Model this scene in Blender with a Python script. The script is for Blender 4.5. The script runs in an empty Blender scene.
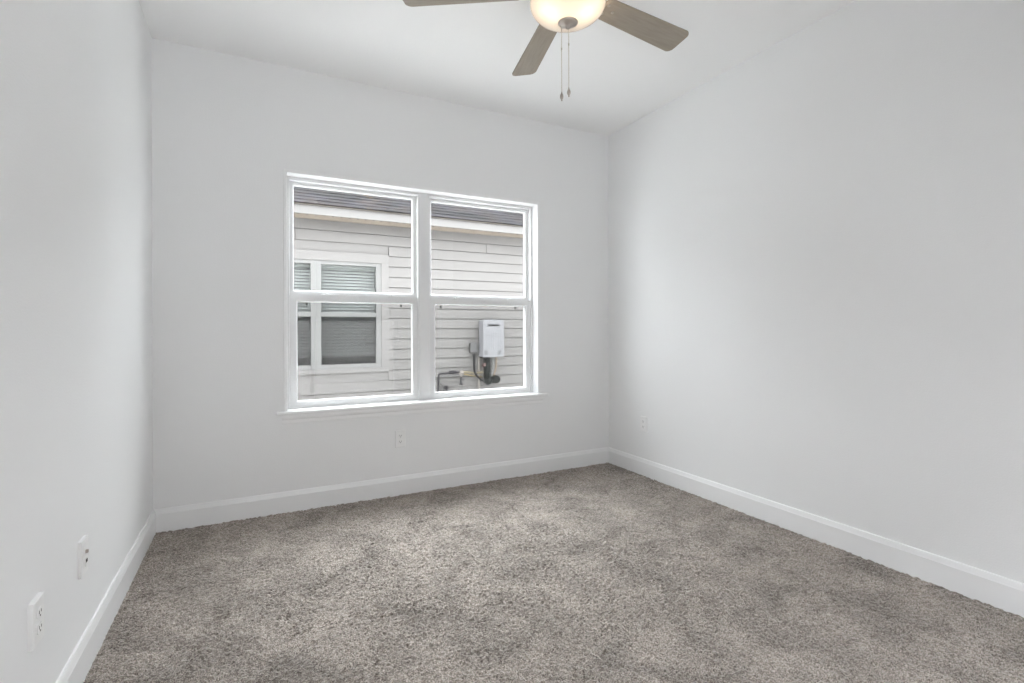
import bpy, bmesh, math, random
import numpy as np
from mathutils import Vector, Matrix
random.seed(7)
D = bpy.data
SC = bpy.context.scene
COL = SC.collection
PI = math.pi
R = math.radians

# ---------------------------------------------------------------- camera
cam = D.cameras.new('camera'); CAM = D.objects.new('camera', cam); COL.objects.link(CAM)
cam.sensor_fit = 'HORIZONTAL'; cam.sensor_width = 36.0
cam.lens = 500.73 / 1024 * 36.0
cam.shift_y = (329.73 - 341.5) / 1024     # horizon a little above the middle of the frame
CAM.location = (0.5001, -3.3747, 1.1168)
CAM.rotation_euler = (R(90), R(0.18), -R(27.251))
cam.clip_start = 0.01
SC.camera = CAM

# ---------------------------------------------------------------- exposure, sky
vs = SC.view_settings
vs.view_transform = 'Standard'; vs.look = 'None'; vs.gamma = 1.0; vs.use_curve_mapping = False
vs.exposure = 0.0
SKY = 10.4           # even overcast
w = D.worlds.new('overcast_sky'); SC.world = w; w.use_nodes = True
nt = w.node_tree; nt.nodes.clear()
GLOW = 25.0          # bright lobe added high in the sky to light the carpet
tc = nt.nodes.new('ShaderNodeTexCoord')
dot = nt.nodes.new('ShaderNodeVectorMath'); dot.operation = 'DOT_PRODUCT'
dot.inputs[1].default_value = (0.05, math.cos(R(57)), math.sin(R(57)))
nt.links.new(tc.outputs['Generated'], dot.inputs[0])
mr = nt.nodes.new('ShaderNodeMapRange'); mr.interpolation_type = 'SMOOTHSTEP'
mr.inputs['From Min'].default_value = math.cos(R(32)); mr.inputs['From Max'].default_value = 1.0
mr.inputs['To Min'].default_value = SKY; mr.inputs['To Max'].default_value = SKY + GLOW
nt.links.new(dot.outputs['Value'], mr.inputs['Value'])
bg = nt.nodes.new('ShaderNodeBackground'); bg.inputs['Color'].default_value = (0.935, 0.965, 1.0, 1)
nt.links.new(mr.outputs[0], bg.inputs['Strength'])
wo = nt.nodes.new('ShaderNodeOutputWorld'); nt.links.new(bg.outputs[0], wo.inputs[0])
try:
    SC.cycles.max_bounces = 16; SC.cycles.diffuse_bounces = 10; SC.cycles.transparent_max_bounces = 24
    SC.cycles.transmission_bounces = 10
except Exception:
    pass

def portal(name, loc, rot, sx, sy):
    l = D.lights.new(name, 'AREA'); l.shape = 'RECTANGLE'; l.size = sx; l.size_y = sy
    l.cycles.is_portal = True
    o = D.objects.new(name, l); o.location = loc; o.rotation_euler = rot; COL.objects.link(o)
    return o

# ---------------------------------------------------------------- sizes
W, H = 3.15, 2.74            # room width, ceiling height
YB = -3.42                   # inner face of the rear wall, just behind the camera
WT = 0.15
BBH = 0.127

# ---------------------------------------------------------------- material helpers
def mat(name, col, rough=0.5, metal=0.0, spec=0.5, emit=None, estr=0.0):
    m = D.materials.new(name); m.use_nodes = True
    b = m.node_tree.nodes['Principled BSDF']
    b.inputs['Base Color'].default_value = (*col, 1); b.inputs['Roughness'].default_value = rough
    b.inputs['Metallic'].default_value = metal; b.inputs['Specular IOR Level'].default_value = spec
    if emit:
        b.inputs['Emission Color'].default_value = (*emit, 1); b.inputs['Emission Strength'].default_value = estr
    return m

def nd(m, t, **kw):
    n = m.node_tree.nodes.new(t)
    for k, v in kw.items():
        if k in n.inputs: n.inputs[k].default_value = v
        else: setattr(n, k, v)
    return n

def lk(m, a, b): m.node_tree.links.new(a, b)

def add_bump(m, scale, strength, dist=0.002, detail=2.0):
    b = m.node_tree.nodes['Principled BSDF']
    t = nd(m, 'ShaderNodeTexCoord'); n = nd(m, 'ShaderNodeTexNoise'); n.inputs['Scale'].default_value = scale
    n.inputs['Detail'].default_value = detail
    lk(m, t.outputs['Object'], n.inputs['Vector'])
    bp = nd(m, 'ShaderNodeBump'); bp.inputs['Strength'].default_value = strength; bp.inputs['Distance'].default_value = dist
    lk(m, n.outputs['Fac'], bp.inputs['Height']); lk(m, bp.outputs[0], b.inputs['Normal'])
    return n

def noise_colour(m, c1, c2, scale, lo=0.35, hi=0.65, stretch=(1, 1, 1), detail=3.0):
    b = m.node_tree.nodes['Principled BSDF']
    t = nd(m, 'ShaderNodeTexCoord'); mp = nd(m, 'ShaderNodeMapping'); mp.inputs['Scale'].default_value = stretch
    n = nd(m, 'ShaderNodeTexNoise'); n.inputs['Scale'].default_value = scale; n.inputs['Detail'].default_value = detail
    r = nd(m, 'ShaderNodeValToRGB'); r.color_ramp.elements[0].position = lo; r.color_ramp.elements[1].position = hi
    r.color_ramp.elements[0].color = (*c1, 1); r.color_ramp.elements[1].color = (*c2, 1)
    lk(m, t.outputs['Object'], mp.inputs[0]); lk(m, mp.outputs[0], n.inputs['Vector'])
    lk(m, n.outputs['Fac'], r.inputs[0]); lk(m, r.outputs[0], b.inputs['Base Color'])
    return r

M = {}
M['wall'] = mat('wall_paint', (0.84, 0.845, 0.85), 0.62, spec=0.3); add_bump(M['wall'], 160, 0.22, 0.003)
M['ceiling'] = mat('ceiling_paint', (0.875, 0.875, 0.875), 0.85, spec=0.2); add_bump(M['ceiling'], 120, 0.2, 0.003)
M['trim'] = mat('white_trim_paint', (0.87, 0.875, 0.88), 0.28)
M['vinyl'] = mat('white_vinyl', (0.79, 0.795, 0.80), 0.33)
M['plastic'] = mat('white_plastic', (0.86, 0.86, 0.86), 0.35)
M['slot'] = mat('dark_slot', (0.02, 0.02, 0.02), 0.9, spec=0.05)
M['nickel'] = mat('brushed_nickel', (0.50, 0.45, 0.41), 0.42, metal=1.0)
M['chain'] = mat('chain_metal', (0.60, 0.55, 0.47), 0.4, metal=0.85)

def glass_mat(name, tint=(1, 1, 1), ior=1.45):
    m = D.materials.new(name); m.use_nodes = True; n = m.node_tree; n.nodes.clear()
    o = n.nodes.new('ShaderNodeOutputMaterial'); mx = n.nodes.new('ShaderNodeMixShader'); fr = n.nodes.new('ShaderNodeFresnel')
    # the pane is thin: both faces reflect like the outside of the glass (no total reflection on the way out)
    ge = n.nodes.new('ShaderNodeNewGeometry'); io = n.nodes.new('ShaderNodeMapRange')
    io.inputs['To Min'].default_value = ior; io.inputs['To Max'].default_value = 1.0 / ior
    n.links.new(ge.outputs['Backfacing'], io.inputs['Value']); n.links.new(io.outputs[0], fr.inputs['IOR'])
    tr = n.nodes.new('ShaderNodeBsdfTransparent'); tr.inputs[0].default_value = (*tint, 1)
    gl = n.nodes.new('ShaderNodeBsdfGlossy'); gl.inputs['Roughness'].default_value = 0.0
    n.links.new(fr.outputs[0], mx.inputs[0]); n.links.new(tr.outputs[0], mx.inputs[1]); n.links.new(gl.outputs[0], mx.inputs[2])
    n.links.new(mx.outputs[0], o.inputs[0])
    return m
M['glass'] = glass_mat('clear_window_glass', (0.98, 0.99, 0.985))
M['nglass'] = glass_mat('neighbour_window_glass', (0.975, 0.98, 0.975), 1.22)

def screen_mat(name, cover, col):
    m = D.materials.new(name); m.use_nodes = True; n = m.node_tree; n.nodes.clear()
    o = n.nodes.new('ShaderNodeOutputMaterial'); mx = n.nodes.new('ShaderNodeMixShader'); mx.inputs[0].default_value = cover
    tr = n.nodes.new('ShaderNodeBsdfTransparent'); df = n.nodes.new('ShaderNodeBsdfDiffuse'); df.inputs[0].default_value = (*col, 1)
    n.links.new(tr.outputs[0], mx.inputs[1]); n.links.new(df.outputs[0], mx.inputs[2]); n.links.new(mx.outputs[0], o.inputs[0])
    return m
M['screen'] = screen_mat('insect_screen_mesh', 0.180, (0.03, 0.028, 0.028))

# carpet: heathered taupe pile
def carpet_mat():
    m = D.materials.new('taupe_carpet'); m.use_nodes = True
    b = m.node_tree.nodes['Principled BSDF']; b.inputs['Roughness'].default_value = 0.95
    b.inputs['Specular IOR Level'].default_value = 0.1
    try:
        b.inputs['Sheen Weight'].default_value = 0.9; b.inputs['Sheen Roughness'].default_value = 0.35; b.inputs['Sheen Tint'].default_value = (0.95, 0.90, 0.86, 1)
    except Exception: pass
    t = nd(m, 'ShaderNodeTexCoord')
    n1 = nd(m, 'ShaderNodeTexNoise'); n1.inputs['Scale'].default_value = 270; n1.inputs['Detail'].default_value = 3; n1.inputs['Roughness'].default_value = 0.75
    lk(m, t.outputs['Object'], n1.inputs['Vector'])
    r1 = nd(m, 'ShaderNodeValToRGB')
    e = r1.color_ramp.elements; e[0].position = 0.36; e[0].color = (0.070, 0.0605, 0.051, 1); e[1].position = 0.64; e[1].color = (0.615, 0.562, 0.513, 1)
    k = r1.color_ramp.elements.new(0.5); k.color = (0.265, 0.235, 0.207, 1)
    lk(m, n1.outputs['Fac'], r1.inputs[0])
    # brushed patches of the pile
    n2 = nd(m, 'ShaderNodeTexNoise'); n2.inputs['Scale'].default_value = 4.6; n2.inputs['Detail'].default_value = 6; n2.inputs['Roughness'].default_value = 0.68
    n2.inputs['Distortion'].default_value = 0.6
    lk(m, t.outputs['Object'], n2.inputs['Vector'])
    r2 = nd(m, 'ShaderNodeValToRGB'); e = r2.color_ramp.elements; e[0].position = 0.34; e[0].color = (0.68, 0.68, 0.68, 1); e[1].position = 0.63; e[1].color = (1.27, 1.265, 1.27, 1)
    lk(m, n2.outputs['Fac'], r2.inputs[0])
    mx = nd(m, 'ShaderNodeMix', data_type='RGBA', blend_type='MULTIPLY'); mx.inputs[0].default_value = 1.0
    lk(m, r1.outputs[0], mx.inputs[6]); lk(m, r2.outputs[0], mx.inputs[7]); lk(m, mx.outputs[2], b.inputs['Base Color'])
    bp = nd(m, 'ShaderNodeBump'); bp.inputs['Strength'].default_value = 0.45; bp.inputs['Distance'].default_value = 0.004
    lk(m, n1.outputs['Fac'], bp.inputs['Height']); lk(m, bp.outputs[0], b.inputs['Normal'])
    return m
M['carpet'] = carpet_mat()

# outdoors
M['siding'] = mat('lap_siding_paint', (0.143, 0.136, 0.132), 0.6)
M['ntrim'] = mat('house_trim_paint', (0.150, 0.143, 0.139), 0.55)
M['fascia'] = mat('fascia_paint', (0.150, 0.144, 0.141), 0.5)
M['drip'] = mat('drip_edge_beige', (0.100, 0.090, 0.080), 0.5)
M['soffit'] = mat('soffit_tan', (0.205, 0.172, 0.143), 0.6)
M['nvinyl'] = mat('house_window_vinyl', (0.148, 0.146, 0.143), 0.4)
M['blind'] = mat('blind_slat_grey', (0.20, 0.205, 0.205), 0.5)
M['darkroom'] = mat('dark_room', (0.10, 0.10, 0.105), 0.9)
M['earth'] = mat('dirt', (0.30, 0.27, 0.22), 0.95); noise_colour(M['earth'], (0.20, 0.19, 0.12), (0.36, 0.31, 0.24), 9)

def shingle_mat():
    m = D.materials.new('asphalt_shingles'); m.use_nodes = True
    b = m.node_tree.nodes['Principled BSDF']; b.inputs['Roughness'].default_value = 0.9
    t = nd(m, 'ShaderNodeTexCoord'); sp = nd(m, 'ShaderNodeSeparateXYZ'); lk(m, t.outputs['Object'], sp.inputs[0])
    mu = nd(m, 'ShaderNodeMath', operation='MULTIPLY'); mu.inputs[1].default_value = 1.1577; lk(m, sp.outputs['Y'], mu.inputs[0])
    cb = nd(m, 'ShaderNodeCombineXYZ'); lk(m, sp.outputs['X'], cb.inputs[0]); lk(m, mu.outputs[0], cb.inputs[1])
    br = nd(m, 'ShaderNodeTexBrick'); br.inputs['Scale'].default_value = 1.0
    br.inputs['Brick Width'].default_value = 0.31; br.inputs['Row Height'].default_value = 0.14
    br.inputs['Mortar Size'].default_value = 0.010; br.inputs['Mortar'].default_value = (0.005, 0.005, 0.005, 1)
    br.inputs['Color1'].default_value = (0.002, 0.0018, 0.002, 1); br.inputs['Color2'].default_value = (0.017, 0.015, 0.0165, 1)
    lk(m, cb.outputs[0], br.inputs['Vector'])
    n = nd(m, 'ShaderNodeTexNoise'); n.inputs['Scale'].default_value = 3.0; n.inputs['Detail'].default_value = 5
    lk(m, cb.outputs[0], n.inputs['Vector'])
    r = nd(m, 'ShaderNodeValToRGB'); e = r.color_ramp.elements; e[0].position = 0.4; e[0].color = (1.15, 0.98, 0.88, 1); e[1].position = 0.6; e[1].color = (0.95, 0.96, 1.12, 1)
    lk(m, n.outputs['Fac'], r.inputs[0])
    mx = nd(m, 'ShaderNodeMix', data_type='RGBA', blend_type='MULTIPLY'); mx.inputs[0].default_value = 1.0
    lk(m, br.outputs['Color'], mx.inputs[6]); lk(m, r.outputs[0], mx.inputs[7]); lk(m, mx.outputs[2], b.inputs['Base Color'])
    return m
M['shingle'] = shingle_mat()

# ---------------------------------------------------------------- mesh helpers
class MB:
    def __init__(s): s.bm = bmesh.new()
    def box(s, x0, x1, y0, y1, z0, z1, mi=0):
        v = [s.bm.verts.new(p) for p in ((x0,y0,z0),(x1,y0,z0),(x1,y1,z0),(x0,y1,z0),(x0,y0,z1),(x1,y0,z1),(x1,y1,z1),(x0,y1,z1))]
        for f in ((0,3,2,1),(4,5,6,7),(0,1,5,4),(1,2,6,5),(2,3,7,6),(3,0,4,7)):
            fc = s.bm.faces.new([v[i] for i in f]); fc.material_index = mi
        return s
    def prism(s, pts, axis, a, b, mi=0):
        """pts: closed 2-D outline; extruded along axis from a to b. axis 0: (y,z), 1: (x,z), 2: (x,y)"""
        def P(p, k): return {0: (k, p[0], p[1]), 1: (p[0], k, p[1]), 2: (p[0], p[1], k)}[axis]
        A = [s.bm.verts.new(P(p, a)) for p in pts]; B = [s.bm.verts.new(P(p, b)) for p in pts]
        n = len(pts); fs = [s.bm.faces.new(A), s.bm.faces.new(B[::-1])]
        for i in range(n): fs.append(s.bm.faces.new((A[i], B[i], B[(i+1) % n], A[(i+1) % n])))
        for f in fs: f.material_index = mi
        return s
    def lathe(s, prof, n=48, c=(0, 0, 0), axis='Z', mi=0):
        rings = []
        def P(r, z, a):
            if axis == 'Z': return (c[0]+r*math.cos(a), c[1]+r*math.sin(a), c[2]+z)
            if axis == 'Y': return (c[0]+r*math.cos(a), c[1]+z, c[2]+r*math.sin(a))
            return (c[0]+z, c[1]+r*math.cos(a), c[2]+r*math.sin(a))
        for r, z in prof:
            if r < 1e-6: rings.append([s.bm.verts.new(P(0, z, 0))])
            else: rings.append([s.bm.verts.new(P(r, z, 2*PI*i/n)) for i in range(n)])
        for a, b in zip(rings, rings[1:]):
            if len(a) == 1 and len(b) == 1: continue
            for i in range(n):
                j = (i+1) % n
                if len(a) == 1: f = s.bm.faces.new((a[0], b[i], b[j]))
                elif len(b) == 1: f = s.bm.faces.new((a[i], a[j], b[0]))
                else: f = s.bm.faces.new((a[i], a[j], b[j], b[i]))
                f.smooth = True; f.material_index = mi
        return s
    def tube(s, pts, r, n=12, mi=0, smooth_path=0):
        P = [Vector(p) for p in pts]
        for _ in range(smooth_path):
            Q = [P[0]]
            for a, b in zip(P, P[1:]): Q += [a*0.75+b*0.25, a*0.25+b*0.75]
            P = Q + [P[-1]]
        rings = []; up = Vector((0.13, 0.21, 0.97))
        for i, p in enumerate(P):
            t = (P[min(i+1, len(P)-1)] - P[max(i-1, 0)]).normalized()
            a = t.cross(up)
            if a.length < 0.1: a = t.cross(Vector((1, 0, 0)))
            a.normalize(); b = t.cross(a)
            rr = r[i] if isinstance(r, (list, tuple)) else r
            rings.append([s.bm.verts.new(p + (a*math.cos(2*PI*k/n) + b*math.sin(2*PI*k/n))*rr) for k in range(n)])
        for a, b in zip(rings, rings[1:]):
            for k in range(n):
                f = s.bm.faces.new((a[k], a[(k+1) % n], b[(k+1) % n], b[k])); f.smooth = True; f.material_index = mi
        for ring in (rings[0][::-1], rings[-1]):
            f = s.bm.faces.new(ring); f.material_index = mi
        return s
    def build(s, name, mats, parent=None, bevel=0.0, seg=2, loc=None):
        bmesh.ops.recalc_face_normals(s.bm, faces=s.bm.faces)
        if loc is not None: bmesh.ops.translate(s.bm, verts=s.bm.verts, vec=-Vector(loc))
        me = D.meshes.new(name); s.bm.to_mesh(me); s.bm.free()
        for m in (mats if isinstance(mats, (list, tuple)) else [mats]): me.materials.append(m)
        o = D.objects.new(name, me); COL.objects.link(o)
        if loc is not None: o.location = loc
        if parent: o.parent = parent
        if bevel:
            b = o.modifiers.new('edge_bevel', 'BEVEL'); b.width = bevel; b.segments = seg; b.limit_method = 'ANGLE'; b.angle_limit = R(35)
        return o

def empty(name, loc=(0, 0, 0), rz=0.0):
    o = D.objects.new(name, None); COL.objects.link(o); o.location = loc; o.rotation_euler = (0, 0, rz); o.empty_display_size = 0.1
    return o
def tag(o, label, cat, group=None):
    o['label'] = label; o['category'] = cat
    if group: o['group'] = group
    return o
def struct(o, label=None):
    o['kind'] = 'structure'
    if label: o['label'] = label
    return o
def copy_tree(o, parent=None):
    c = o.copy(); COL.objects.link(c)
    if parent: c.parent = parent
    for ch in [x for x in D.objects if x.parent == o]: copy_tree(ch, c)
    return c

# ================================================================ ROOM SHELL
HX0, HX1, HZ0, HZ1 = 0.662, 2.481, 0.600, 2.111      # window opening in the back wall
b = MB()
b.box(-WT, HX0, 0, WT, -0.02, H); b.box(HX1, W+WT, 0, WT, -0.02, H)
b.box(HX0, HX1, 0, WT, -0.02, HZ0); b.box(HX0, HX1, 0, WT, HZ1, H)
struct(b.build('wall_back', M['wall']), 'pale grey painted back wall around the window')
struct(MB().box(-WT, 0, YB-WT, 0, -0.02, H).build('wall_left', M['wall']), 'pale grey painted left wall')
struct(MB().box(W, W+WT, YB-WT, 0, -0.02, H).build('wall_right', M['wall']), 'pale grey painted right wall')
struct(MB().box(-WT, W+WT, YB-WT, WT, H, H+0.15).build('ceiling', M['ceiling']), 'flat white ceiling')
# rear wall behind the camera with an unseen low, wide opening added for fill light
RO0, RO1, RZ0, RZ1 = 0.06, 2.30, 0.06, 1.28
b = MB(); b.box(0, RO0, YB-WT, YB, -0.02, H); b.box(RO1, W, YB-WT, YB, -0.02, H)
b.box(RO0, RO1, YB-WT, YB, RZ1, H); b.box(RO0, RO1, YB-WT, YB, -0.02, RZ0)
struct(b.build('wall_rear', M['wall']), 'rear wall with a low wide opening added for fill light')
b = MB(); y0, y1 = YB-WT+0.02, YB-WT+0.08
b.box(RO0, RO0+0.04, y0, y1, RZ0, RZ1); b.box(RO1-0.04, RO1, y0, y1, RZ0, RZ1); b.box(RO0+0.04, RO1-0.04, y0, y1, RZ0, RZ0+0.04); b.box(RO0+0.04, RO1-0.04, y0, y1, RZ1-0.04, RZ1)
b.box((RO0+RO1)/2-0.03, (RO0+RO1)/2+0.03, y0, y1, RZ0+0.04, RZ1-0.04)
struct(b.build('added_fill_window', M['vinyl']))  # made-up window frame, out of view, around the fill-light opening

# carpet with a modelled pile surface
def carpet():
    st = 0.0065
    nx = int(W/st)+1; ny = int(-YB/st)+1
    rng = np.random.default_rng(3)
    xs = np.linspace(0, W, nx); ys = np.linspace(YB, 0, ny)
    X, Y = np.meshgrid(xs, ys, indexing='ij')
    Z = rng.normal(0, 1, (nx, ny))
    Zs = (Z + 0.45*np.roll(Z, 1, 0) + 0.45*np.roll(Z, 1, 1))/1.2
    X = X + rng.uniform(-1, 1, X.shape)*st*0.3; Y = Y + rng.uniform(-1, 1, Y.shape)*st*0.3
    X = np.clip(X, 0, W); Y = np.clip(Y, YB, 0)
    co = np.stack([X, Y, np.clip(Zs*0.0028, -0.008, 0.005)], -1).reshape(-1, 3)
    i = np.arange((nx-1)*(ny-1)); a = (i//(ny-1))*ny + i % (ny-1)
    quads = np.stack([a, a+ny, a+ny+1, a+1], -1)
    me = D.meshes.new('floor')
    me.from_pydata(co.tolist(), [], quads.tolist()); me.materials.append(M['carpet'])
    o = D.objects.new('floor', me); COL.objects.link(o)
    return o
struct(carpet(), 'taupe cut-pile carpet')
struct(MB().box(-WT, W+WT, YB-WT, WT, -0.16, -0.02).build('floor_slab', M['earth']))

# baseboards
prof = [(0.0, -0.01), (-0.015, -0.01), (-0.015, 0.101), (-0.0135, 0.104), (-0.0085, 0.1225), (-0.006, BBH), (0.0, BBH)]
struct(MB().prism(prof, 0, 0, W).build('baseboard_back', M['trim']))
struct(MB().prism([(-y, z) for y, z in prof], 1, YB, 0).build('baseboard_left', M['trim']))
struct(MB().prism([(W+y, z) for y, z in prof], 1, YB, 0).build('baseboard_right', M['trim']))

# ================================================================ WINDOW
win = struct(empty('window_1', (1.574, 0, HZ0)), 'white twin single-hung window in the back wall')
WL = win.location
def wb(mb, name, m, parent=None, bevel=0.0):
    o = mb.build(name, m, None, bevel, loc=WL if parent is None else None)
    if parent is None:
        o.parent = win; o.location = (0, 0, 0)
    return o
JY0, JY1 = -0.006, 0.076
b = MB(); b.box(HX0, 0.682, JY0, JY1, HZ0, HZ1); b.box(2.462, HX1, JY0, JY1, HZ0, HZ1); b.box(0.682, 2.462, JY0, JY1, 2.090, HZ1)
wb(b, 'jamb', M['trim'], bevel=0.0015)
b = MB(); b.prism([(0.617, -0.036), (2.541, -0.036), (2.541, 0.0), (HX1, 0.0), (HX1, 0.08), (HX0, 0.08), (HX0, 0.0), (0.617, 0.0)], 2, 0.600, 0.621)
wb(b, 'sill', M['trim'], bevel=0.006)
ap = [(0, 0.540), (-0.008, 0.540), (-0.010, 0.548), (-0.0105, 0.566), (-0.016, 0.574), (-0.018, 0.583), (-0.018, 0.600), (0, 0.600)]
wb(MB().prism(ap, 0, 0.652, 2.500), 'apron', M['trim'])
# vinyl master frame with centre mullion
FY0, FY1 = 0.076, WT
b = MB()
for x0, x1 in ((HX0, 0.700), (1.532, 1.616), (2.444, HX1)): b.box(x0, x1, FY0, FY1, 0.602, HZ1)
for z0, z1 in ((2.070, HZ1), (0.602, 0.630)): b.box(0.700, 1.532, FY0+0.001, FY1-0.001, z0, z1); b.box(1.616, 2.444, FY0+0.001, FY1-0.001, z0, z1)
wb(b, 'frame', M['vinyl'], bevel=0.0025)
wb(MB().box(1.5455, 1.6025, 0.0725, 0.0765, 0.622, 2.089), 'mullion_cover', M['vinyl'], bevel=0.001)
# side stops that guide the upper sash
b = MB()
for x0, x1 in ((0.700, 0.708), (1.524, 1.532), (1.616, 1.624), (2.436, 2.444)): b.box(x0, x1, 0.113, 0.149, 1.347, 2.070)
wb(b, 'track', M['vinyl'])

def rect_frame(mb, x0, x1, z0, z1, gx0, gx1, gz0, gz1, y0, y1, ch=0.006):
    """sash: outer rectangle, glass opening, with a sloped glazing bead on the room side"""
    o = [(x0, z0), (x1, z0), (x1, z1), (x0, z1)]; i = [(gx0, gz0), (gx1, gz0), (gx1, gz1), (gx0, gz1)]
    ii = [(gx0-ch, gz0-ch), (gx1+ch, gz0-ch), (gx1+ch, gz1+ch), (gx0-ch, gz1+ch)]
    ring = lambda pts, y: [mb.bm.verts.new((p[0], y, p[1])) for p in pts]
    A, Bq, C_ = ring(o, y0), ring(ii, y0), ring(i, y0+0.008)
    Dq, E = ring(i, y1), ring(o, y1)
    for P, Q in ((A, Bq), (Bq, C_), (C_, Dq), (Dq, E), (E, A)):
        for k in range(4): mb.bm.faces.new((P[k], P[(k+1) % 4], Q[(k+1) % 4], Q[k]))
    return mb

def sashes(x0, x1, mirror):
    # x0..x1: clear space between the frame members
    up = wb(rect_frame(MB(), x0+0.008, x1-0.008, 1.330, 2.070, x0+0.028, x1-0.028, 1.376, 2.047, 0.1165, 0.142), 'upper_sash', M['vinyl'])
    g = MB().box(x0+0.026, x1-0.026, 0.129, 0.1315, 1.374, 2.049).build('pane', M['glass'], None, loc=WL); g.parent = up; g.location = (0, 0, 0)
    lo = wb(rect_frame(MB(), x0+0.001, x1-0.001, 0.630, 1.346, x0+0.046, x1-0.041, 0.667, 1.299, 0.085, 0.112), 'lower_sash', M['vinyl'])
    g = MB().box(x0+0.042, x1-0.039, 0.098, 0.1005, 0.665, 1.301).build('pane', M['glass'], None, loc=WL); g.parent = lo; g.location = (0, 0, 0)
    for fx in (0.27, 0.79):
        xc = x0 + (x1-x0)*fx
        k = MB(); k.box(xc-0.026, xc+0.026, 0.088, 0.111, 1.346, 1.352); k.box(xc-0.012, xc+0.012, 0.084, 0.106, 1.352, 1.359)
        k = k.build('sash_lock', M['vinyl'], None, bevel=0.002, loc=WL); k.parent = lo; k.location = (0, 0, 0)
    b = MB()
    for a in ((x0+0.010, x0+0.028, 0.636, 1.330), (x1-0.028, x1-0.010, 0.636, 1.330)): b.box(a[0], a[1], 0.143, 0.149, a[2], a[3])
    b.box(x0+0.028, x1-0.028, 0.143, 0.149, 0.636, 0.655); b.box(x0+0.028, x1-0.028, 0.143, 0.149, 1.312, 1.330)
    sc_ = wb(b, 'insect_screen', M['vinyl'])
    s = MB().box(x0+0.026, x1-0.026, 0.1455, 0.1465, 0.653, 1.314).build('mesh', M['screen'], None, loc=WL); s.parent = sc_; s.location = (0, 0, 0)
    for xc in (x0+0.105, x1-0.105):
        k = MB().box(xc-0.005, xc+0.005, 0.136, 0.143, 1.280, 1.296).build('tab', M['slot'], None, loc=WL); k.parent = sc_; k.location = (0, 0, 0)
sashes(0.700, 1.532, False)
sashes(1.616, 2.444, True)

# ================================================================ CEILING FAN
FX, FY = 1.639, -1.669
def blade_mat():
    m = mat('driftwood_blade', (0.2, 0.17, 0.14), 0.5)
    noise_colour(m, (0.29, 0.25, 0.205), (0.35, 0.305, 0.25), 9, 0.3, 0.7, stretch=(1.0, 9.0, 9.0), detail=5)
    return m
M['blade'] = blade_mat()
def bowl_mat():
    m = D.materials.new('frosted_bowl_glass'); m.use_nodes = True; n = m.node_tree; n.nodes.clear()
    o = n.nodes.new('ShaderNodeOutputMaterial')
    tl = n.nodes.new('ShaderNodeBsdfTranslucent'); tl.inputs[0].default_value = (0.26, 0.238, 0.208, 1)
    df = n.nodes.new('ShaderNodeBsdfDiffuse'); df.inputs[0].default_value = (0.85, 0.80, 0.73, 1)
    mx = n.nodes.new('ShaderNodeMixShader'); mx.inputs[0].default_value = 0.45
    n.links.new(tl.outputs[0], mx.inputs[1]); n.links.new(df.outputs[0], mx.inputs[2])
    em = n.nodes.new('ShaderNodeEmission'); em.inputs[0].default_value = (1.0, 0.90, 0.80, 1); em.inputs[1].default_value = 0.20
    ad = n.nodes.new('ShaderNodeAddShader'); n.links.new(mx.outputs[0], ad.inputs[0]); n.links.new(em.outputs[0], ad.inputs[1])
    gl = n.nodes.new('ShaderNodeBsdfGlossy'); gl.inputs['Roughness'].default_value = 0.25
    fr = n.nodes.new('ShaderNodeFresnel'); fr.inputs['IOR'].default_value = 1.35
    m2 = n.nodes.new('ShaderNodeMixShader'); n.links.new(fr.outputs[0], m2.inputs[0]); n.links.new(ad.outputs[0], m2.inputs[1]); n.links.new(gl.outputs[0], m2.inputs[2])
    n.links.new(m2.outputs[0], o.inputs[0])
    return m
M['bowl'] = bowl_mat()
M['bulb'] = mat('lit_bulb', (1, 1, 1), 0.5, emit=(1.0, 0.80, 0.58), estr=48.0)

fan = tag(empty('ceiling_fan', (FX, FY, H)), 'five-blade ceiling fan with driftwood blades and a lit frosted bowl', 'ceiling fan')
def fb(mb, name, m, bevel=0.0): return mb.build(name, m, fan, bevel)
Zr = lambda z: z - H
fb(MB().lathe([(0, 0), (0.07, 0), (0.07, -0.012), (0.060, -0.035), (0.03, -0.055), (0.0, -0.055)], 40), 'canopy', M['nickel'])
fb(MB().lathe([(0, -0.05), (0.0125, -0.05), (0.0125, -0.10), (0, -0.10)], 20), 'downrod', M['nickel'])
fb(MB().lathe([(0, -0.09), (0.035, -0.09), (0.06, -0.10), (0.115, -0.125), (0.128, -0.15), (0.128, -0.20), (0.11, -0.235), (0.08, -0.262), (0, -0.262)], 56), 'motor_housing', M['nickel'])
fb(MB().lathe([(0, -0.255), (0.075, -0.255), (0.078, -0.262), (0.078, -0.282), (0.072, -0.286), (0.010, -0.287), (0.006, -0.290), (0.006, -0.372), (0, -0.372)], 56), 'fitter', M['nickel'])
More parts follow.
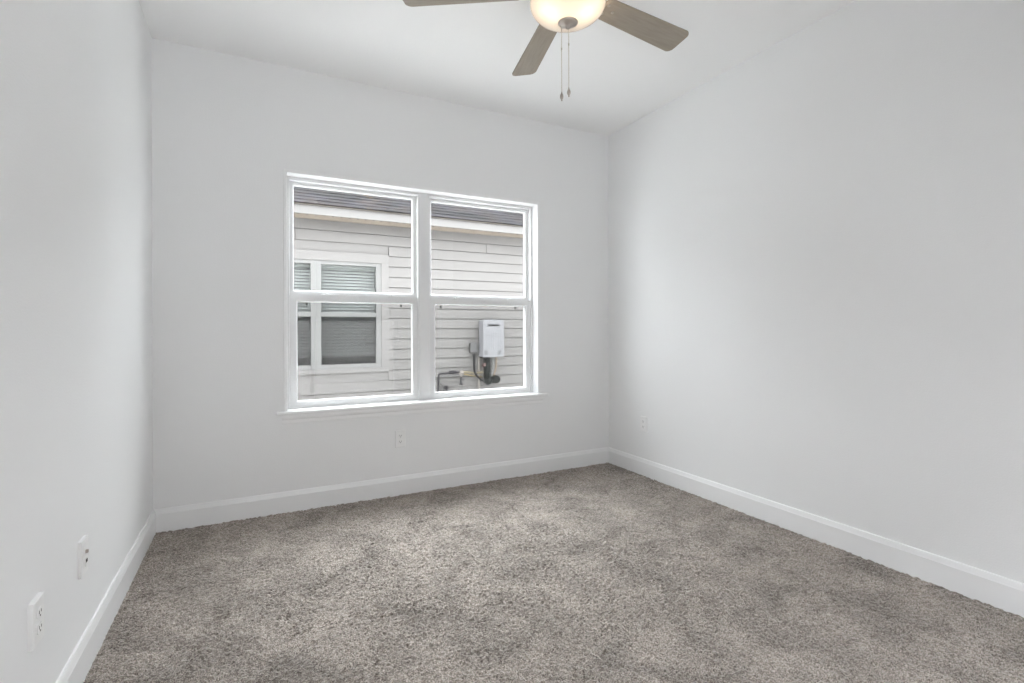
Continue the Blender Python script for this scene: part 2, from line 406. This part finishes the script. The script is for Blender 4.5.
# bowl: half ellipsoid with a small shell thickness
RB, HB, ZB0 = 0.154, 0.079, Zr(2.445)
outer = [(RB*math.cos(t), ZB0 - HB*math.sin(t)) for t in np.linspace(0, PI/2*0.93, 26)]
bowl = fb(MB().lathe([(RB, ZB0+0.004)] + outer, 64), 'bowl', M['bowl'])
zbot = ZB0 - HB
fin = MB().lathe([(0, zbot+0.003), (0.034, zbot+0.003), (0.0405, zbot-0.001), (0.040, zbot-0.004), (0.030, zbot-0.009), (0.014, zbot-0.013), (0.010, zbot-0.016), (0.0095, zbot-0.022), (0.006, zbot-0.027), (0, zbot-0.028)], 40).build('finial', M['nickel'], bowl)
for a in (182, 302):
    bx_, by_ = 0.070*math.cos(R(a)), 0.070*math.sin(R(a))
    bu = fb(MB().lathe([(0, -0.283), (0.012, -0.283), (0.013, -0.290), (0.021, -0.305), (0.022, -0.316), (0.015, -0.330), (0, -0.335)], 20, (bx_, by_, 0)), 'bulb', M['bulb'])
def blade_mesh():
    # outline in the blade's own frame: x outwards, y across
    r0, r1, w0, w1, c = 0.185, 0.684, 0.054, 0.068, 0.030
    pts = [(r0, -w0*0.72), (r0+0.02, -w0)]
    for t in np.linspace(-PI/2, 0, 8): pts.append((r1-c+c*math.cos(t), -w1+c+c*math.sin(t)))
    for t in np.linspace(0, PI/2, 8): pts.append((r1-c+c*math.cos(t), w1-c+c*math.sin(t)))
    pts += [(r0+0.02, w0), (r0, w0*0.72)]
    return MB().prism(pts, 2, -0.003, 0.003)
PITCH = R(-12.5)
b0 = blade_mesh().build('blade', M['blade'], fan, 0.0015)
ir = MB()
ir.prism([(0.085, -0.016), (0.15, -0.013), (0.185, -0.030), (0.235, -0.036), (0.262, -0.022), (0.268, 0), (0.262, 0.022), (0.235, 0.036), (0.185, 0.030), (0.15, 0.013), (0.085, 0.016)], 2, 0.0032, 0.0085)
for sx, sy in ((0.205, -0.022), (0.205, 0.022), (0.245, 0.0)):
    ir.lathe([(0, -0.0065), (0.006, -0.006), (0.0075, -0.0032), (0.0075, 0.0032)], 14, (sx, sy, 0))
iron = ir.build('blade_iron', M['nickel'], b0, 0.0012)
ZBL = Zr(2.491)
for k in range(5):
    o = b0 if k == 0 else copy_tree(b0, fan)
    o.location = (0, 0, ZBL)
    o.rotation_euler = (Matrix.Rotation(R(5.0) + k*R(72), 4, 'Z') @ Matrix.Rotation(PITCH, 4, 'X')).to_euler()

def chain(x, y, z0, z1, conn):
    m = MB(); n = int((z0-z1)/0.0042)
    m.tube([(x, y, z0), (x, y, z1)], 0.0006, 6)
    for i in range(n):
        z = z0 - (i+0.5)*(z0-z1)/n
        m.lathe([(0, 0.0017), (0.0019, 0.0008), (0.0019, -0.0008), (0, -0.0017)], 6, (x, y, z))
    m.lathe([(0, 0.006), (0.0028, 0.004), (0.0028, -0.004), (0, -0.006)], 10, (x, y, conn))
    c = m.build('pull_chain', M['chain'], fan)
    MB().lathe([(0, 0.002), (0.002, 0.0), (0.0032, -0.006), (0.0068, -0.014), (0.0074, -0.021), (0.0056, -0.028), (0.0030, -0.0295), (0.0036, -0.033), (0.0024, -0.037), (0, -0.038)], 16, (x, y, z1)).build('pull', M['nickel'], c)
# sideways direction as seen from the doorway
sx, sy = math.cos(R(-27.25)), math.sin(R(-27.25))
chain(0.003*sx, 0.003*sy, zbot-0.026, Zr(2.101), Zr(2.277))
chain(-0.026*sx, -0.026*sy, zbot-0.008, Zr(2.084), Zr(2.259))

# ================================================================ WALL PLATES
def plate_body(b, t=0.0065, w_=0.035, h_=0.0575):
    c = 0.003
    A = [(-w_, -h_), (w_, -h_), (w_, h_), (-w_, h_)]
    B_ = [(-w_+c, -h_+c), (w_-c, -h_+c), (w_-c, h_-c), (-w_+c, h_-c)]
    v = lambda P, y: [b.bm.verts.new((p[0], y, p[1])) for p in P]
    r0, r1, r2 = v(A, 0), v(A, -t+0.002), v(B_, -t)
    for P, Q in ((r0, r1), (r1, r2)):
        for k in range(4): b.bm.faces.new((P[k], P[(k+1) % 4], Q[(k+1) % 4], Q[k]))
    b.bm.faces.new(r2); b.bm.faces.new(r0[::-1])
    return b
def duplex(t):
    root = empty('outlet')
    plate_body(MB(), t).build('cover_plate', M['plastic'], root)
    for zc in (0.0195, -0.0195):
        pts = [(0.0168*math.cos(a), max(-0.0125, min(0.0125, 0.0168*math.sin(a)))) for a in np.linspace(0, 2*PI, 33)[:-1]]
        rc = MB().prism([(x, z+zc) for x, z in pts], 1, -t-0.0022, -t+0.001).build('receptacle', M['plastic'], root)
        s = MB(); s.box(-0.0075, -0.0052, -t-0.0025, -t-0.0018, zc-0.0010, zc+0.0075); s.box(0.0052, 0.0075, -t-0.0025, -t-0.0018, zc, zc+0.0070)
        s.lathe([(0, -t-0.0025), (0.0024, -t-0.0025), (0.0024, -t-0.0018)], 12, (0, 0, zc-0.0065), axis='Y')
        s.build('socket_slots', M['slot'], rc)
    MB().lathe([(0, -t-0.0014), (0.0026, -t-0.0010), (0.0034, -t+0.0005)], 16, (0, 0, 0), axis='Y').build('screw', M['plastic'], root)
    return root
o = duplex(0.0075); o.location = (1.381, 0, 0.379)
tag(o, 'white duplex outlet on the back wall below the window', 'outlet', 'white duplex outlets')
o2 = copy_tree(o); o2.location = (W, -0.432, 0.392); o2.rotation_euler = (0, 0, R(-90))
tag(o2, 'white duplex outlet on the right wall near the far corner', 'outlet', 'white duplex outlets')
o3 = duplex(0.012); o3.location = (0, -1.690, 0.381); o3.rotation_euler = (0, 0, R(90))
tag(o3, 'white duplex outlet on the left wall nearest the camera', 'outlet', 'white duplex outlets')
# low-voltage plate with a coaxial connector above a data jack
root = empty('data_plate', (0, -1.292, 0.385), R(90)); t = 0.010
tag(root, 'white wall plate with a cable connector above a dark data jack, on the left wall', 'wall plate')
plate_body(MB(), t).build('cover_plate', M['plastic'], root)
MB().box(-0.0165, 0.0165, -t-0.0015, -t+0.001, -0.034, 0.034).build('insert', M['plastic'], root, 0.001)
cx_ = MB(); cx_.lathe([(0.0055, -t), (0.0055, -t-0.008), (0.004, -t-0.008), (0.004, -t-0.002), (0, -t-0.002)], 16, (0, 0, 0.016), axis='Y'); cx_.build('cable_connector', M['nickel'], root)
j = MB(); j.box(-0.0095, 0.0095, -t-0.004, -t, -0.031, -0.006); j = j.build('data_jack', M['plastic'], root, 0.0008)
MB().box(-0.0075, 0.0075, -t-0.0045, -t-0.0035, -0.019, -0.0085).build('jack_port', M['slot'], j)

# ================================================================ OUTDOORS
M['gravel'] = mat('pale_gravel', (0.55, 0.55, 0.53), 0.95); noise_colour(M['gravel'], (0.66, 0.66, 0.64), (0.80, 0.80, 0.78), 40)
struct(MB().box(-12, 16, WT, 30, -0.55, -0.38).build('ground', M['gravel']))
struct(MB().box(-12, 16, -14, YB-WT, -0.30, -0.17).build('ground_rear_bounce', mat('bounce_paving', (0.78, 0.77, 0.76), 0.9)))  # unseen paving, kept bright to bounce light in through the rear opening
# unseen wall added to block the low sky outside the rear opening
struct(MB().box(-8, 10, -6.6, -6.5, -0.30, 3.4).build('wall_sky_block', mat('pale_render', (0.30, 0.29, 0.285), 0.8)))
# our own roof over the room
rf = MB(); rf.prism([(0.36, 2.74), (0.36, 2.82), (-1.95, 3.25), (-4.2, 2.98), (-4.2, 2.90), (WT, 2.90), (WT, 2.72)], 0, -4.5, 8.0)
struct(rf.build('roof', M['shingle']))
# the rest of our house to both sides, which keeps the daylight out of the side yard
struct(MB().box(-4.3, -WT, 0.0, WT, -0.38, 2.72).box(W+WT, 7.8, 0.0, WT, -0.38, 2.72).box(-WT, HX0-0.02, WT, WT+0.02, -0.38, 2.72).box(HX1+0.02, W+WT, WT, WT+0.02, -0.38, 2.72).box(HX0-0.02, HX1+0.02, WT, WT+0.02, -0.38, HZ0).box(HX0-0.02, HX1+0.02, WT, WT+0.02, HZ1+0.02, 2.72).build('wall_outside', mat('pale_siding', (0.62, 0.61, 0.60), 0.8)))

NY = 4.0
nh = tag(empty('neighbour_house', (1.26, NY, -0.38)), 'pale house with lap siding and a dark shingle roof outside the window', 'house')
NL = Vector((1.26, NY, -0.38))
def nb(mb, name, m, parent=None, bevel=0.0):
    o = mb.build(name, m, None, bevel, loc=NL); o.parent = parent or nh; o.location = (0, 0, 0); return o
TX0, TX1, TZ0, TZ1 = 0.259, 2.258, 0.513, 2.215
b = MB(); EXP = 0.1515; base = 1.445 - 12*EXP
NX0, NX1 = -4.0, 9.0
joints = {5: [3.9], 9: [0.2], 18: [3.83, 1.0], 17: [2.26], 16: [5.6], 2: [4.6], 7: [6.3]}
for k in range(0, 21):
    z0 = base + k*EXP; z1 = min(z0 + EXP - 0.011, 2.644)
    if z0 > 2.60: break
    segs = [(NX0, NX1)]
    if z1 > TZ0 and z0 < TZ1:
        if z0 < TZ0 - 0.001: pass
        segs = [(NX0, TX0), (TX1, NX1)]
    for jx in joints.get(k, []):
        segs = [q for s0, s1 in segs for q in ([(s0, jx-0.0025), (jx+0.0025, s1)] if s0 < jx < s1 else [(s0, s1)])]
    for s0, s1 in segs:
        b.prism([(NY-0.021, z0), (NY-0.010, z1), (NY+0.005, z1), (NY+0.005, z0)], 0, s0, s1)
nb(b, 'siding', M['siding'])
b = MB(); b.box(NX0, TX0+0.05, NY+0.004, NY+0.12, -0.38, 2.9); b.box(TX1-0.05, NX1, NY+0.004, NY+0.12, -0.38, 2.9)
b.box(TX0+0.05, TX1-0.05, NY+0.004, NY+0.12, -0.38, TZ0+0.05); b.box(TX0+0.05, TX1-0.05, NY+0.004, NY+0.12, TZ1-0.08, 2.9)
nb(b, 'wall', M['siding'])
nb(MB().box(NX0, NX1, NY-0.004, NY+0.15, -0.42, base+0.01), 'foundation', mat('foundation_concrete', (0.45, 0.44, 0.42), 0.9))
# eave
SO = 3.62
b = MB(); b.box(NX0, NX1, SO+0.018, NY-0.004, 2.648, 2.660)
x = NX0 + 0.05
while x < NX1:
    b.box(x-0.010, x+0.010, SO+0.035, SO+0.125, 2.6462, 2.6485, mi=1); x += 0.108
x = NX0 + 0.02
for x in np.arange(NX0+0.1, NX1, 0.30): b.box(x, x+0.006, SO+0.02, NY-0.01, 2.6465, 2.648, mi=0)
nb(b, 'soffit', [M['soffit'], M['slot']])
nb(MB().box(NX0, NX1, SO, SO+0.02, 2.633, 2.762), 'fascia', M['fascia'], bevel=0.003)
nb(MB().prism([(SO-0.030, 2.744), (SO-0.030, 2.758), (SO+0.02, 2.785), (SO+0.02, 2.744)], 0, NX0, NX1), 'drip_edge', M['drip'])
b = MB(); s_ = 7/12; run = 0.14/1.1577
for k in range(16):
    y0 = SO - 0.045 + k*run; z0 = 2.757 + k*run*s_
    b.prism([(y0, z0), (y0, z0+0.012), (y0+run+0.02, z0+0.004+(run+0.02)*s_), (y0+run+0.02, z0-0.01+(run+0.02)*s_)], 0, NX0-0.2, NX1+0.2)
nb(b, 'roof', M['shingle'])
# trim around the twin window
b = MB(); ty0, ty1 = NY-0.022, NY+0.02
FXL, FXR = 0.368, 2.149
b.box(TX0, FXL, ty0, ty1, 0.575, 2.085); b.box(FXR, TX1, ty0, ty1, 0.575, 2.085)
b.box(TX0, TX1, ty0, ty1, TZ0, 0.575); b.box(TX0, TX1, ty0-0.002, ty1, 2.085, TZ1)
nb(b, 'window_trim', M['ntrim'], bevel=0.002)
M['nscreen'] = screen_mat('house_insect_screen', 0.24, (0.01, 0.0095, 0.009))
def nwindow(fx0, fx1, gx0, gx1):
    b = MB(); b.box(fx0, gx0, NY-0.012, NY+0.06, 0.575, 2.085); b.box(gx1, fx1, NY-0.012, NY+0.06, 0.575, 2.085)
    b.box(gx0, gx1, NY-0.010, NY+0.06, 2.034, 2.085); b.box(gx0, gx1, NY-0.010, NY+0.06, 0.575, 0.637); b.box(gx0, gx1, NY-0.006, NY+0.05, 1.306, 1.369)
    f = nb(b, 'window', M['nvinyl'], bevel=0.003)
    nb(MB().box(gx0, gx1, NY+0.030, NY+0.033, 1.36, 2.04).box(gx0, gx1, NY+0.018, NY+0.021, 0.63, 1.31), 'pane', M['nglass'], f)
    nb(MB().box(gx0, gx1, NY+0.006, NY+0.007, 0.637, 1.308), 'insect_screen', M['nscreen'], f)
    s = MB(); z = 0.78
    while z < 2.0:
        s.prism([(NY+0.090, z-0.016), (NY+0.092, z-0.018), (NY+0.122, z+0.020), (NY+0.120, z+0.022)], 0, gx0-0.005, gx1+0.005); z += 0.043
    s.box(gx0-0.005, gx1+0.005, NY+0.085, NY+0.13, 0.735, 0.755)
    s.box(gx0-0.01, gx1+0.01, NY+0.08, NY+0.135, 1.995, 2.05)
    for lx in (gx0+0.12, gx1-0.12): s.box(lx-0.002, lx+0.002, NY+0.084, NY+0.0855, 0.74, 2.0)
    nb(s, 'blind', M['blind'], f)
nwindow(FXL, 1.2585, 0.443, 1.191)
nwindow(1.2585, FXR, 1.326, 2.076)
nb(MB().box(0.32, 2.2, NY+0.50, NY+0.52, 0.4, 2.3).box(0.31, 0.33, NY+0.12, NY+0.5, 0.4, 2.3).box(2.19, 2.21, NY+0.12, NY+0.5, 0.4, 2.3).box(0.31, 2.21, NY+0.12, NY+0.5, 2.28, 2.3).box(0.31, 2.21, NY+0.12, NY+0.5, 0.55, 0.57), 'interior', M['darkroom'])  # dark-coloured box stands in for the unlit room behind the blinds

# ---- tankless water heater on the neighbour's wall
M['heater'] = mat('heater_enamel', (0.178, 0.176, 0.184), 0.4)
M['greyplastic'] = mat('grey_enamel', (0.10, 0.098, 0.098), 0.5)
M['sticker'] = mat('grey_sticker', (0.42, 0.43, 0.43), 0.6); noise_colour(M['sticker'], (0.05, 0.052, 0.052), (0.13, 0.13, 0.13), 90, 0.4, 0.6)
M['black'] = mat('black_foam', (0.010, 0.011, 0.010), 0.8)
M['iron'] = mat('dark_pipe', (0.025, 0.023, 0.026), 0.6)
M['cable'] = mat('black_conduit', (0.012, 0.012, 0.013), 0.6)
M['brass'] = mat('brass_fitting', (0.17, 0.13, 0.065), 0.5)
M['yellow'] = mat('yellow_gas_line', (0.165, 0.138, 0.092), 0.6)
M['hose'] = mat('braided_hose', (0.16, 0.16, 0.155), 0.5)
M['copper'] = mat('tan_pipe', (0.17, 0.13, 0.09), 0.5)
M['pvc'] = mat('pvc_pipe', (0.20, 0.18, 0.165), 0.5)
hy0, hy1 = 3.77, 3.965
hl = Vector((3.858, NY, 0.686))
wh = tag(empty('water_heater', hl), 'white tankless water heater mounted on the siding of the house outside', 'water heater')
def hb(mb, name, m, parent=None, bevel=0.0):
    o = mb.build(name, m, None, bevel, loc=hl); o.parent = parent or wh; o.location = (0, 0, 0); return o
hx0, hx1, hz0, hz1 = 3.676, 4.036, 0.686, 1.276
body = hb(MB().box(hx0+0.004, hx1-0.004, hy0+0.03, hy1, hz0+0.004, hz1-0.004), 'casing', M['heater'], bevel=0.008)
hb(MB().box(hx0, hx1, hy0, hy0+0.034, hz0, hz1), 'front_cover', M['heater'], bevel=0.010)
fr_ = hb(MB().box(3.745, 3.962, hy0-0.010, hy0+0.001, 1.162, 1.212), 'exhaust_surround', M['heater'], bevel=0.004)
hb(MB().box(3.757, 3.950, hy0-0.0115, hy0-0.009, 1.174, 1.202), 'exhaust_slot', M['slot'], fr_)
g = MB()
for i in range(7):
    xg = 3.735 + i*0.04; g.box(xg-0.002, xg+0.002, hy0-0.0025, hy0+0.001, 0.80, 1.12)
hb(g, 'cover_ribs', M['heater'])
for x0, x1 in ((3.700, 3.752), (3.925, 3.982)):
    hb(MB().box(x0, x1, hy0-0.0012, hy0+0.0005, 0.728, 0.792), 'label_sticker', M['sticker'])
hb(MB().box(3.812, 3.862, hy0-0.0012, hy0+0.0005, 0.742, 0.750), 'badge', M['greyplastic'])
br = MB(); br.box(3.76, 3.95, 3.945, NY-0.021, 1.262, 1.284);
hb(br, 'wall_bracket', M['greyplastic'], bevel=0.003)
hb(MB().box(3.76, 3.95, 3.945, NY-0.021, 0.63, 0.69), 'wall_bracket', M['greyplastic'], bevel=0.003)
v = MB(); vy = 3.86
v.tube([(3.765, vy, 0.69), (3.765, vy, 0.40), (3.775, vy, 0.33), (3.80, vy, 0.295)], 0.043, 14)
v.tube([(3.80, vy, 0.690), (3.805, vy-0.02, 0.36), (3.82, vy-0.02, 0.30)], 0.030, 12)
v.lathe([(0, 0.065), (0.042, 0.055), (0.066, 0.02), (0.066, -0.02), (0.042, -0.055), (0, -0.062)], 18, (3.80, vy, 0.305))
v.lathe([(0, -0.08), (0.045, -0.07), (0.062, -0.02), (0.062, 0.03), (0.04, 0.075), (0, 0.085)], 16, (3.915, vy-0.01, 0.325), axis='X')
hb(v, 'insulated_valves', M['black'])
hb(MB().tube([(3.87, vy, 0.69), (3.885, vy, 0.58), (3.885, vy, 0.48), (3.86, vy-0.01, 0.40), (3.855, vy, 0.36)], 0.011, 10, smooth_path=2), 'flexible_hose', M['hose'])
hb(MB().tube([(3.94, vy, 0.69), (3.945, vy, 0.60), (3.935, vy, 0.50), (3.905, vy-0.005, 0.42), (3.895, vy, 0.38)], 0.011, 10, smooth_path=2), 'supply_pipe', M['copper'])
hb(MB().lathe([(0, -0.02), (0.028, -0.02), (0.028, 0.02), (0, 0.02)], 12, (3.70, 3.81, 0.565), axis='Y').box(3.672, 3.735, 3.80, 3.815, 0.575, 0.595), 'valve_handle', mat('dark_red_handle', (0.05, 0.018, 0.014), 0.5))

# electrical disconnect box, cable, gas line, drain pipes
el = Vector((3.602, NY, 0.75))
eb = tag(empty('disconnect_box', el), 'small grey electrical box on the siding left of the water heater', 'electrical box')
def ebp(mb, name, m, parent=None, bevel=0.0):
    o = mb.build(name, m, None, bevel, loc=el); o.parent = parent or eb; o.location = (0, 0, 0); return o
ebp(MB().box(3.520, 3.615, 3.90, 3.978, 0.757, 0.905), 'case', mat('dark_grey_enamel', (0.05, 0.047, 0.046), 0.5), bevel=0.004)
ebp(MB().box(3.512, 3.623, 3.89, 3.91, 0.765, 0.914), 'lid', M['greyplastic'], bevel=0.004)
ebp(MB().box(3.628, 3.672, 3.93, 3.978, 0.74, 0.88), 'junction_box', M['greyplastic'], bevel=0.004)
cb_ = MB().tube([(3.585, 3.935, 0.735), (3.578, 3.91, 0.66), (3.556, 3.86, 0.56), (3.558, 3.85, 0.47), (3.60, 3.85, 0.39), (3.68, 3.86, 0.33), (3.738, 3.86, 0.308)], 0.017, 10, smooth_path=2).build('cable', M['cable'], None, loc=(3.585, 3.935, 0.30))
tag(cb_, 'dark flexible cable looping down from the grey electrical box', 'cable')
gl_ = Vector((3.0, NY, -0.38))
gp = tag(empty('gas_pipe', gl_), 'dark gas pipe running along the low siding left of the water heater', 'gas pipe')
def gpp(mb, name, m, parent=None):
    o = mb.build(name, m, None, 0, loc=gl_); o.parent = parent or gp; o.location = (0, 0, 0); return o
py = 3.90
gpp(MB().tube([(2.985, py, -0.38), (2.985, py, 0.40), (2.995, py, 0.435), (3.03, py, 0.447), (3.24, py, 0.458), (3.33, py, 0.462)], 0.013, 12), 'pipe', M['iron'])
gpp(MB().tube([(3.02, py-0.03, 0.405), (3.15, py-0.03, 0.415), (3.30, py-0.03, 0.425)], 0.010, 10), 'pipe_shadow_line', M['greyplastic'])  # grey tube stands in for the pipe's shadow below it
gpp(MB().lathe([(0, -0.06), (0.024, -0.055), (0.026, -0.02), (0.032, 0), (0.026, 0.02), (0.024, 0.055), (0, 0.06)], 14, (3.22, py, 0.462), axis='X'), 'union', M['iron'])
gpp(MB().lathe([(0, -0.035), (0.025, -0.03), (0.03, 0), (0.025, 0.03), (0, 0.035)], 14, (3.36, py, 0.458), axis='X').tube([(3.36, py, 0.45), (3.36, py, 0.39)], 0.018, 10), 'tee', M['pvc'])
gpp(MB().tube([(3.36, py, 0.40), (3.352, py, 0.33), (3.345, py, 0.27)], [0.015, 0.012, 0.018], 10).box(3.31, 3.40, py-0.02, py-0.005, 0.335, 0.35).tube([(3.345, py, 0.30), (3.375, py-0.01, 0.262)], 0.012, 8), 'drain_valve', M['iron'])
gpp(MB().tube([(3.38, py, 0.462), (3.50, py, 0.452), (3.60, py, 0.435), (3.72, py-0.03, 0.45)], 0.016, 10, smooth_path=1), 'yellow_line', M['yellow'])
gpp(MB().tube([(3.40, py, 0.43), (3.52, py, 0.40), (3.62, py, 0.385), (3.71, py, 0.37)], 0.010, 10, smooth_path=1), 'copper_line', M['brass'])
cv = MB().tube([(3.02, 3.955, 0.42), (3.012, 3.955, 0.36), (3.03, 3.955, 0.30), (3.075, 3.95, 0.265), (3.10, 3.95, 0.22), (3.10, 3.95, -0.38)], 0.010, 10, smooth_path=2).build('hose_line', M['greyplastic'], None, loc=(3.10, 3.95, -0.38))
tag(cv, 'thin grey hose curving down the siding beside the gas pipe', 'hose')
fa = empty('faucet', (3.13, NY, 0.215)); tag(fa, 'small dark hose faucet low on the siding beside the gas pipe', 'faucet')
MB().tube([(0, -0.02, 0), (0, -0.08, 0.0), (0, -0.10, -0.02), (0, -0.11, -0.06)], 0.016, 10).build('spout', M['iron'], fa)
MB().lathe([(0, -0.01), (0.03, -0.008), (0.03, 0.008), (0, 0.01)], 14, (0, -0.06, 0.03)).tube([(0, -0.06, 0), (0, -0.06, 0.03)], 0.008, 8).build('handle', M['iron'], fa)
pv = MB().tube([(3.680, 3.955, 0.680), (3.680, 3.955, -0.38)], 0.020, 12).build('drain_pipe', M['pvc'], None, loc=(3.68, 3.955, -0.38))
tag(pv, 'pale upright drain pipe under the left side of the water heater', 'pipe')

for k_ in ('cable', 'siding', 'nvinyl', 'ntrim', 'fascia', 'drip', 'soffit', 'heater', 'greyplastic', 'sticker', 'black', 'iron', 'brass', 'yellow', 'hose', 'copper', 'pvc', 'shingle', 'blind', 'darkroom'):
    M[k_].node_tree.nodes['Principled BSDF'].inputs['Specular IOR Level'].default_value = 0.08   # matt, to hold down the glare of the sky

# daylight openings, for the renderer's sampling only (portals give off no light themselves)
portal('portal_window', (1.574, WT+0.01, 1.35), (R(-90), 0, 0), 1.80, 1.5)
portal('portal_rear', ((RO0+RO1)/2, YB-WT-0.01, (RZ0+RZ1)/2), (R(90), 0, 0), RO1-RO0, RZ1-RZ0)
